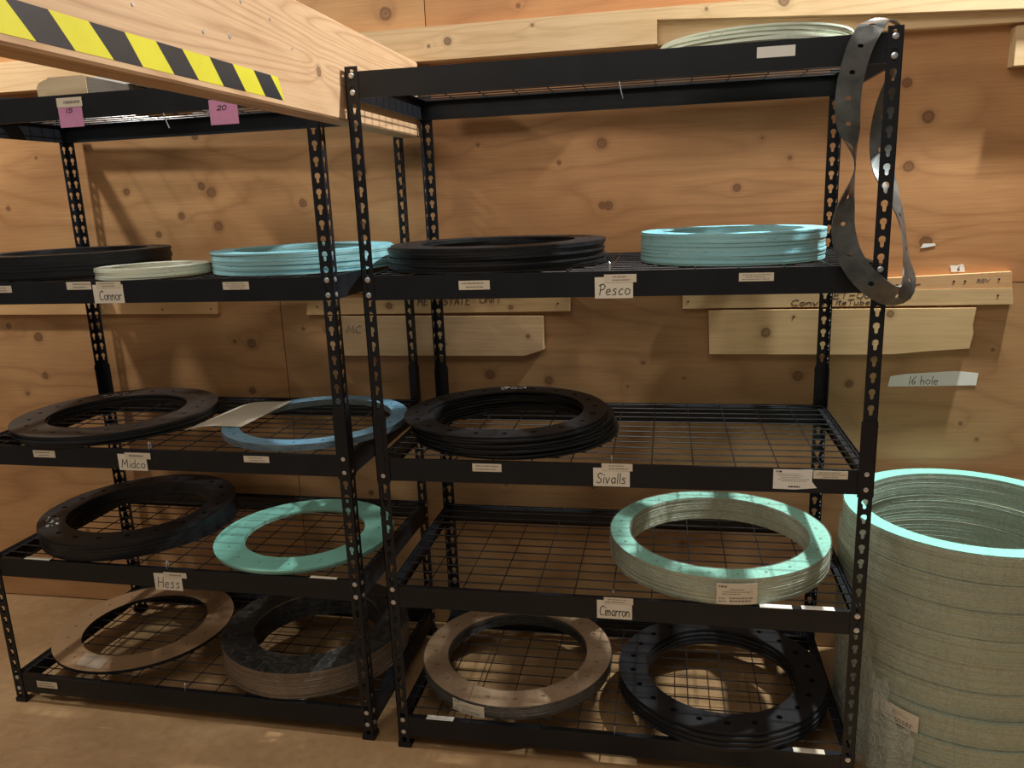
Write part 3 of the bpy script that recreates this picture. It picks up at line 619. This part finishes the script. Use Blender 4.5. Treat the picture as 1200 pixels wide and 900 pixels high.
# small pale stack, second shelf of the left rack (wider than it looks: it tucks behind the shelf beam)
# top shelf, seen from below
gstack(.945, .275, DK[0]+EPS, .225, .165, .0045, 9, [M['pale'], M['pale_side']], ('pale mint gasket', 'from the top of the right rack top shelf pile'), 'pale gaskets on the top shelf', nh=16, hr=.005, jit=.006, ar=.002, seed=23, toplabel='topmost pale mint gasket on the top shelf of the right rack')
gstack(-1.14, .25, DK[0]+EPS, .21, .15, .006, 2, [M['rubber'], M['rubber_side']], ('black gasket', 'from the top of the left rack top shelf pile'), 'black gaskets on the top shelf', nh=16, hr=.006, jit=.003, seed=24)

# white print marks on black gaskets
def stencil(cx, cy, z, ang, r, size, seed, name, label, parentname=None):
    rn = random.Random(seed); mb = MB()
    for row in range(3):
        for k in range(9):
            a = ang+(k-4)*size/r*1.0; rr = r+(row-1)*size*1.3
            if rn.random() < .25: continue
            x, y = rr*cos(a), rr*sin(a); w = size*.38; h = size*.45
            for q in range(2):
                ox, oy = rn.uniform(-.3, .3)*size, rn.uniform(-.3, .3)*size
                mb.box(x+ox-w, x+ox+w, y+oy-h*.3, y+oy+h*.3, 0, .0003)
    return mb.mesh(name, M['whiteprint'])
tops = {o['label']: o for o in col.objects if 'label' in o and 'opmost' in o['label'] or ('label' in o and 'dusty brown' in o['label'] and 'on top' in o['label'])}
def mark(key, ang, r, size, seed, h):
    for l, o in tops.items():
        if key in l:
            m = link('printed_mark', stencil(0, 0, 0, ang, r, size, seed, 'printed_mark', ''), o, (0, 0, h), -o.rotation_euler.z); m['label'] = 'white printed lettering'
mark('dusty brown', 2.25, .25, .0095, 3, .0063)
mark('fourth shelf, with white', 3.78, .262, .010, 4, .0098)
mark('third shelf, white print', 1.68, .25, .009, 5, .0072)

# wrapped bundles
FLM = {}
def bundle(cx, cy, z0, Ro, Ri, h, nl, facem, sidem, inm, label, nh, hr, wr=.003, seed=3, filmname='film', loc_only=False, ringtop=True, grp=None):
    r = empty('wrapped_gasket_bundle', (cx, cy, z0)); tag(r, label, 'gasket bundle', grp)
    th = .006 if ringtop else 0
    lay = link('gasket_layers', layered_mesh('gasket_layers', Ro, Ri, h-th, nl, [facem, sidem, inm], seed=seed), r); lay['kind'] = 'stuff'
    if ringtop:
        link('top_gasket', ring_mesh('top_gasket', Ro, Ri, th-.0003, nh, hr, [facem, sidem]), r, (0, 0, h-th+.0002))
    f = link('stretch_film', film_mesh('stretch_film', Ro+.0022, Ri-.0022, h+.0006, M[filmname], wr=wr, seed=seed), r); f['label'] = 'clear wrinkled stretch film'
    return r
def curved_label(root, R, a0, a1, z0, z1, mat, seed, skew=0.0):
    mb = MB(); n = 10; g = []
    for i in range(n+1):
        a = a0+(a1-a0)*i/n; dz = skew*(i/n)
        g.append([mb.V((rr*cos(a), rr*sin(a), z+dz)) for rr, z in ((R, z0), (R, z1), (R+.0008, z1), (R+.0008, z0))])
    for i in range(n):
        for k in range(4): mb.F(g[i][k], g[i+1][k], g[i+1][(k+1) % 4], g[i][(k+1) % 4])
    mb.F(*g[0]); mb.F(*reversed(g[-1]))
    o = link('shipping_label', mb.mesh('shipping_label', mat), root); o['label'] = 'printed paper shipping label'
    rn = random.Random(seed); mb = MB(); rows = [(.86, 0, .22, .10), (.72, .3, .7, .04), (.60, .1, .85, .035), (.50, .1, .6, .035), (.28, .0, .18, .05), (.30, .3, .95, .07), (.14, .0, .2, .05), (.16, .3, .9, .08)]
    for (zz, s0, s1, th_) in rows:
        s = s0
        while s < s1:
            w = rn.uniform(.03, .09); e = min(s+w, s1)
            pa = a0+(a1-a0)*(.05+.9*s); pb = a0+(a1-a0)*(.05+.9*e); za = z0+(z1-z0)*zz; hh = (z1-z0)*th_/2; R2 = R+.0011
            v = [mb.V((R2*cos(a), R2*sin(a), za+q*hh+skew*((a-a0)/(a1-a0)))) for a, q in ((pa, -1), (pb, -1), (pb, 1), (pa, 1))]; mb.F(*v); s = e+.02
    link('print', mb.mesh('print', M['grey_ink'], recalc=False), o)
    return o
b = bundle(.889, .304, DK[3]+EPS, .3015, .2485, .072, 11, M['mint'], M['bundle_side'], M['bundle_side'], 'film-wrapped mint gasket bundle with a shipping label on the right rack fourth shelf', 24, .0048, .006, 31)
curved_label(b, .3085, math.radians(266.5), math.radians(285), .006, .062, M['strip_paper'], 1)
b = bundle(.290, .320, DK[4]+EPS, .2925, .2185, .040, 6, M['tan'], M['dark_side'], M['rubber_side'], 'tan-faced film-wrapped gasket bundle on the bottom shelf, left side of the right rack', 20, .0065, .003, 32, 'film_dark')
curved_label(b, .2985, math.radians(242), math.radians(262), .001, .036, M['strip_paper'], 2)
b = bundle(-.383, .328, DK[4]+EPS, .2975, .2020, .085, 12, M['rubber'], M['tan_side'], M['rubber_side'], 'tall black-topped film-wrapped gasket bundle with tan edges on the left rack bottom shelf', 20, .0055, .006, 33, 'film_dark')

# tall floor stack on the right: nine wrapped bundles
LAYS = [layered_mesh('gasket_layers', .3135, .2665, .0706, 14, [M['bundle_side'], M['bundle_side'], M['bundle_in']], seed=40+k) for k in range(3)]
FILMS = [film_mesh('stretch_film', .3150, .2650, .0700, M['film'], wr=.002, seed=50+k) for k in range(3)]
zb = .0012; LOWER = []
for i in range(9):
    rn = random.Random(60+i)
    r = empty('wrapped_gasket_bundle', (1.546+rn.uniform(-.003, .003)+(.004 if i == 8 else 0), .335-.012*max(0, 3-i)+rn.uniform(-.004, .004), zb), rn.uniform(0, 6)); zb += .0722
    lab = 'mint-faced film-wrapped gasket bundle on top of the tall floor stack' if i == 8 else ('' if 0 else 'film-wrapped green gasket bundle, %s from the top of the tall floor stack' % ORD[8-i])
    tag(r, lab, 'gasket bundle', 'wrapped bundles in the tall floor stack')
    o = link('gasket_layers', LAYS[i % 3], r); o['kind'] = 'stuff'
    link('stretch_film', FILMS[i % 3], r)
    if i == 2: L2B = r
    if i < 6: LOWER.append(r)
    if i == 8:
        link('top_gasket', ring_mesh('top_gasket', .3130, .2670, .0025, 24, .0045, [M['mint'], M['mint_side']], holes=False), r, (0, 0, .0714))
a = -L2B.rotation_euler.z
L2B['label'] = 'film-wrapped green gasket bundle with a paper label low in the tall floor stack'
o = curved_label(L2B, .3215, math.radians(216)+a, math.radians(238)+a, .012, .060, M['strip_paper'], 3, skew=-.012)
# loose film swathe flaring round the lower left of the floor stack, one band on each of the lower bundles
NA = 34
for bi, root in enumerate(LOWER):
    mb = MB(); bands = []
    za, zc = max(.004, bi*.0722+.001), (bi+1)*.0722
    for i in range(NA+1):
        a = math.radians(178+i*1.75); ztop = .42-.30*max(0, (i-14)/20.0)-.03*sin(i*.9); zt = min(zc, ztop)
        if zt < za+.004: bands.append(None); continue
        row = []
        for j in range(5):
            z = za+(zt-za)*j/4; t_ = min(1.0, z/.42)
            rr = .3205+.0015*(1-t_)*(1+sin(i*.7+t_*8))+.001*sin(i*1.7+t_*13)+.055*(1-t_)**1.6*math.exp(-((i-26)/9.0)**2)*(1+.12*sin(i*1.3+t_*9))
            row.append(mb.V((rr*cos(a), rr*sin(a), z)))
        bands.append(row)
    for i in range(NA):
        if bands[i] and bands[i+1]:
            for j in range(4): mb.F(bands[i][j], bands[i+1][j], bands[i+1][j+1], bands[i][j+1])
    if not mb.f: continue
    sw = mb.mesh('loose_film', M['film_loose'], smooth=True)
    sw.transform(root.matrix_basis.inverted() @ Matrix.Translation((1.549, .318, 0)))
    o = link('loose_film', sw, root); o['label'] = 'loose clear plastic film hanging off the wrapped bundle'

# clear label patch on the brown gasket
mb = MB(); q = [(-1.135, .165), (-1.035, .148), (-1.02, .083), (-1.117, .098)]
i0 = [mb.V((x, y, DK[4]+.0119)) for x, y in q]; i1 = [mb.V((x, y, DK[4]+.0124)) for x, y in q]; mb.F(*i1); mb.F(*reversed(i0))
for k in range(4): mb.F(i0[k], i0[(k+1) % 4], i1[(k+1) % 4], i1[k])
brown = [o for o in col.objects if 'brown-faced flat' in o.get('label', '')][0]
c0 = brown.matrix_basis.inverted()
m_ = mb.mesh('label_patch', simple('glossy_label', (.42, .33, .24), .12)); m_.transform(c0); o = link('label_patch', m_, brown); o['label'] = 'glossy clear label'

# pale small stack: centre fitted so it clears both neighbours
gstack(-.700, .185, DK[1]+EPS, .152, .108, .0046, 6, [M['pale'], M['pale_side']], ('small pale green gasket', 'from the top of the low second shelf stack'), 'pale green gaskets on the left rack second shelf', hr=.005, nh=12, jit=.002, seed=14)

# paper sheet lying over the streaked blue gaskets
mb = MB(); rows = []
A, B_, C_, D_ = Vector((-.690, .205, .869)), Vector((-.670, .475, .869)), Vector((-.474, .490, .8872)), Vector((-.490, .190, .8872))
for i in range(13):
    s = i/12; row = []
    for j in range(7):
        t_ = j/6; p_ = (A*(1-s)+D_*s)*(1-t_)+(B_*(1-s)+C_*s)*t_
        p_.z = .8672+(.8872-.8672)*min(1, s/.55)+.006*sin(PI*min(1, s/.55))*(.6+.4*t_)+.0008
        row.append((mb.V(p_), mb.V(p_+Vector((0, 0, .0006)))))
    rows.append(row)
for i in range(12):
    for j in range(6):
        mb.F(rows[i][j][1], rows[i+1][j][1], rows[i+1][j+1][1], rows[i][j+1][1]); mb.F(rows[i][j+1][0], rows[i+1][j+1][0], rows[i+1][j][0], rows[i][j][0])
o = link('paper_sheet', mb.mesh('paper_sheet', M['paper_tan'], smooth=True)); tag(o, 'blank cream paper sheet leaning over the streaked blue gaskets on the third shelf', 'paper')

# timber offcut and white piece on the top shelf of the left rack
r = empty('timber_offcut', (-.86, .12, DK[0]+EPS)); tag(r, 'sawn timber offcut, end grain facing out, on the left rack top shelf', 'lumber')
mb = MB(); mb.prism([(-.038, 0), (.082, 0), (.082, .056), (.074, .060), (-.032, .060), (-.046, .045)], 0, .002); link('end_grain', mb.mesh('end_grain', M['endgrain']), r)
mb = MB(); mb.prism([(-.0375, 0), (.0815, 0), (.0815, .0555), (.0735, .0595), (-.032, .0595), (-.0455, .045)], .0021, .40); link('block', mb.mesh('block', M['greywood']), r)
mb = MB(); mb.prism([(-.072, 0), (-.0395, 0), (-.0475, .044), (-.036, .057), (-.048, .055), (-.066, .048), (-.074, .036)], .004, .30); link('split_slab', mb.mesh('split_slab', M['endgrain']), r)
mb = MB(); mb.prism([(0, 0), (.16, 0), (.15, .030), (.02, .034)], 0, .16); o = link('white_pad', mb.mesh('white_pad', M['whitefoam']), None, (-.90, .30, DK[0]+.0605)); tag(o, 'white plastic pad lying on the timber offcut under the beam', 'pad')

# ------------------------------------------------------------ steel strip gasket hung over the top right corner of the right rack
pts = [ # centre x,y,z ; half-width vector
 ((1.165, .000, 1.8400), (.026, -.010, 0)), ((1.150, -.022, 1.826), (.027, -.004, -.004)), ((1.134, -.027, 1.798), (.026, 0, -.006)), ((1.1245, -.026, 1.769), (.025, 0, -.005)), ((1.117, -.025, 1.732), (.025, 0, -.003)),
 ((1.113, -.026, 1.699), (.025, 0, -.001)), ((1.113, -.028, 1.665), (.024, .003, 0)), ((1.1165, -.030, 1.631), (.022, .008, .001)), ((1.125, -.030, 1.599), (.014, .020, .002)), ((1.1325, -.030, 1.568), (.006, .024, .002)),
 ((1.1325, -.030, 1.535), (.006, .024, 0)), ((1.1245, -.030, 1.500), (.013, .020, 0)), ((1.1175, -.030, 1.461), (.021, .012, 0)), ((1.1165, -.030, 1.424), (.024, .006, .002)), ((1.127, -.032, 1.378), (.0245, 0, .007)),
 ((1.151, -.036, 1.334), (.021, 0, .013)), ((1.187, -.041, 1.297), (.013, -.006, .020)), ((1.224, -.040, 1.278), (.004, -.012, .021)), ((1.252, -.028, 1.286), (-.012, -.012, .016)), ((1.2625, -.008, 1.318), (-.014, -.012, .010)),
 ((1.258, .010, 1.360), (-.008, -.014, .006)), ((1.254, .030, 1.410), (-.008, -.016, .005)), ((1.250, .070, 1.455), (-.012, -.014, .006)), ((1.244, .130, 1.502), (-.018, -.010, .004)), ((1.238, .175, 1.550), (-.024, -.004, .002)),
 ((1.236, .200, 1.605), (-.025, -.002, 0)), ((1.238, .200, 1.655), (-.025, -.002, 0)), ((1.243, .190, 1.705), (-.023, -.008, 0)), ((1.2475, .170, 1.755), (-.014, -.018, 0)), ((1.2470, .145, 1.800), (-.006, -.022, 0)),
 ((1.240, .115, 1.830), (-.010, -.022, .006)), ((1.222, .080, 1.846), (-.017, -.018, .006)), ((1.195, .040, 1.848), (-.022, -.013, .002)) ]
# consistent winding of the width vector
ctr = [Vector(p[0]) for p in pts]; wv = [Vector(p[1]) for p in pts]
for i in range(1, len(wv)):
    if wv[i].dot(wv[i-1]) < 0: wv[i] = -wv[i]
flip = wv[0].dot(wv[-1]) < 0
n0 = len(pts)
def cr(a, b, c, d, t_): return .5*((2*b)+(-a+c)*t_+(2*a-5*b+4*c-d)*t_*t_+(-a+3*b-3*c+d)*t_**3)
def samp(u):
    i = int(math.floor(u)); t_ = u-i; g = [ctr[(i+k) % n0] for k in (-1, 0, 1, 2)]
    w = []
    for k in (-1, 0, 1, 2):
        v = wv[(i+k) % n0]
        if flip and (i+k) >= n0: v = -v
        if flip and (i+k) < 0: v = -v
        w.append(v)
    return cr(*g, t_), cr(*w, t_)
NC = 22
def fs(s, t_, k):
    u = s/NC*n0
    if u >= n0: u -= n0; fl = -1 if flip else 1
    else: fl = 1
    c_, w = samp(u); w = w*fl
    c2, _ = samp((u+.05) % n0); d = (c2-c_).normalized(); w = w.normalized()*.0255; nn = d.cross(w).normalized()
    return c_+w*t_+nn*(.0014 if k == 0 else -.0014)
mb = MB(); hp = circ_hole(.0062/.075, .0062/.0255, 0, .075, .0255*2/2)
holed(mb, NC*1, fs, lambda c: hp)
m = mb.mesh('steel_strip_ring', M['grey_strip'], smooth=True)
bm = bmesh.new(); bm.from_mesh(m); bmesh.ops.remove_doubles(bm, verts=bm.verts, dist=1e-5); bm.to_mesh(m); bm.free()
o = link('hanging_strip_gasket', m); tag(o, 'twisted grey steel strip gasket hanging over the top right corner post', 'gasket')
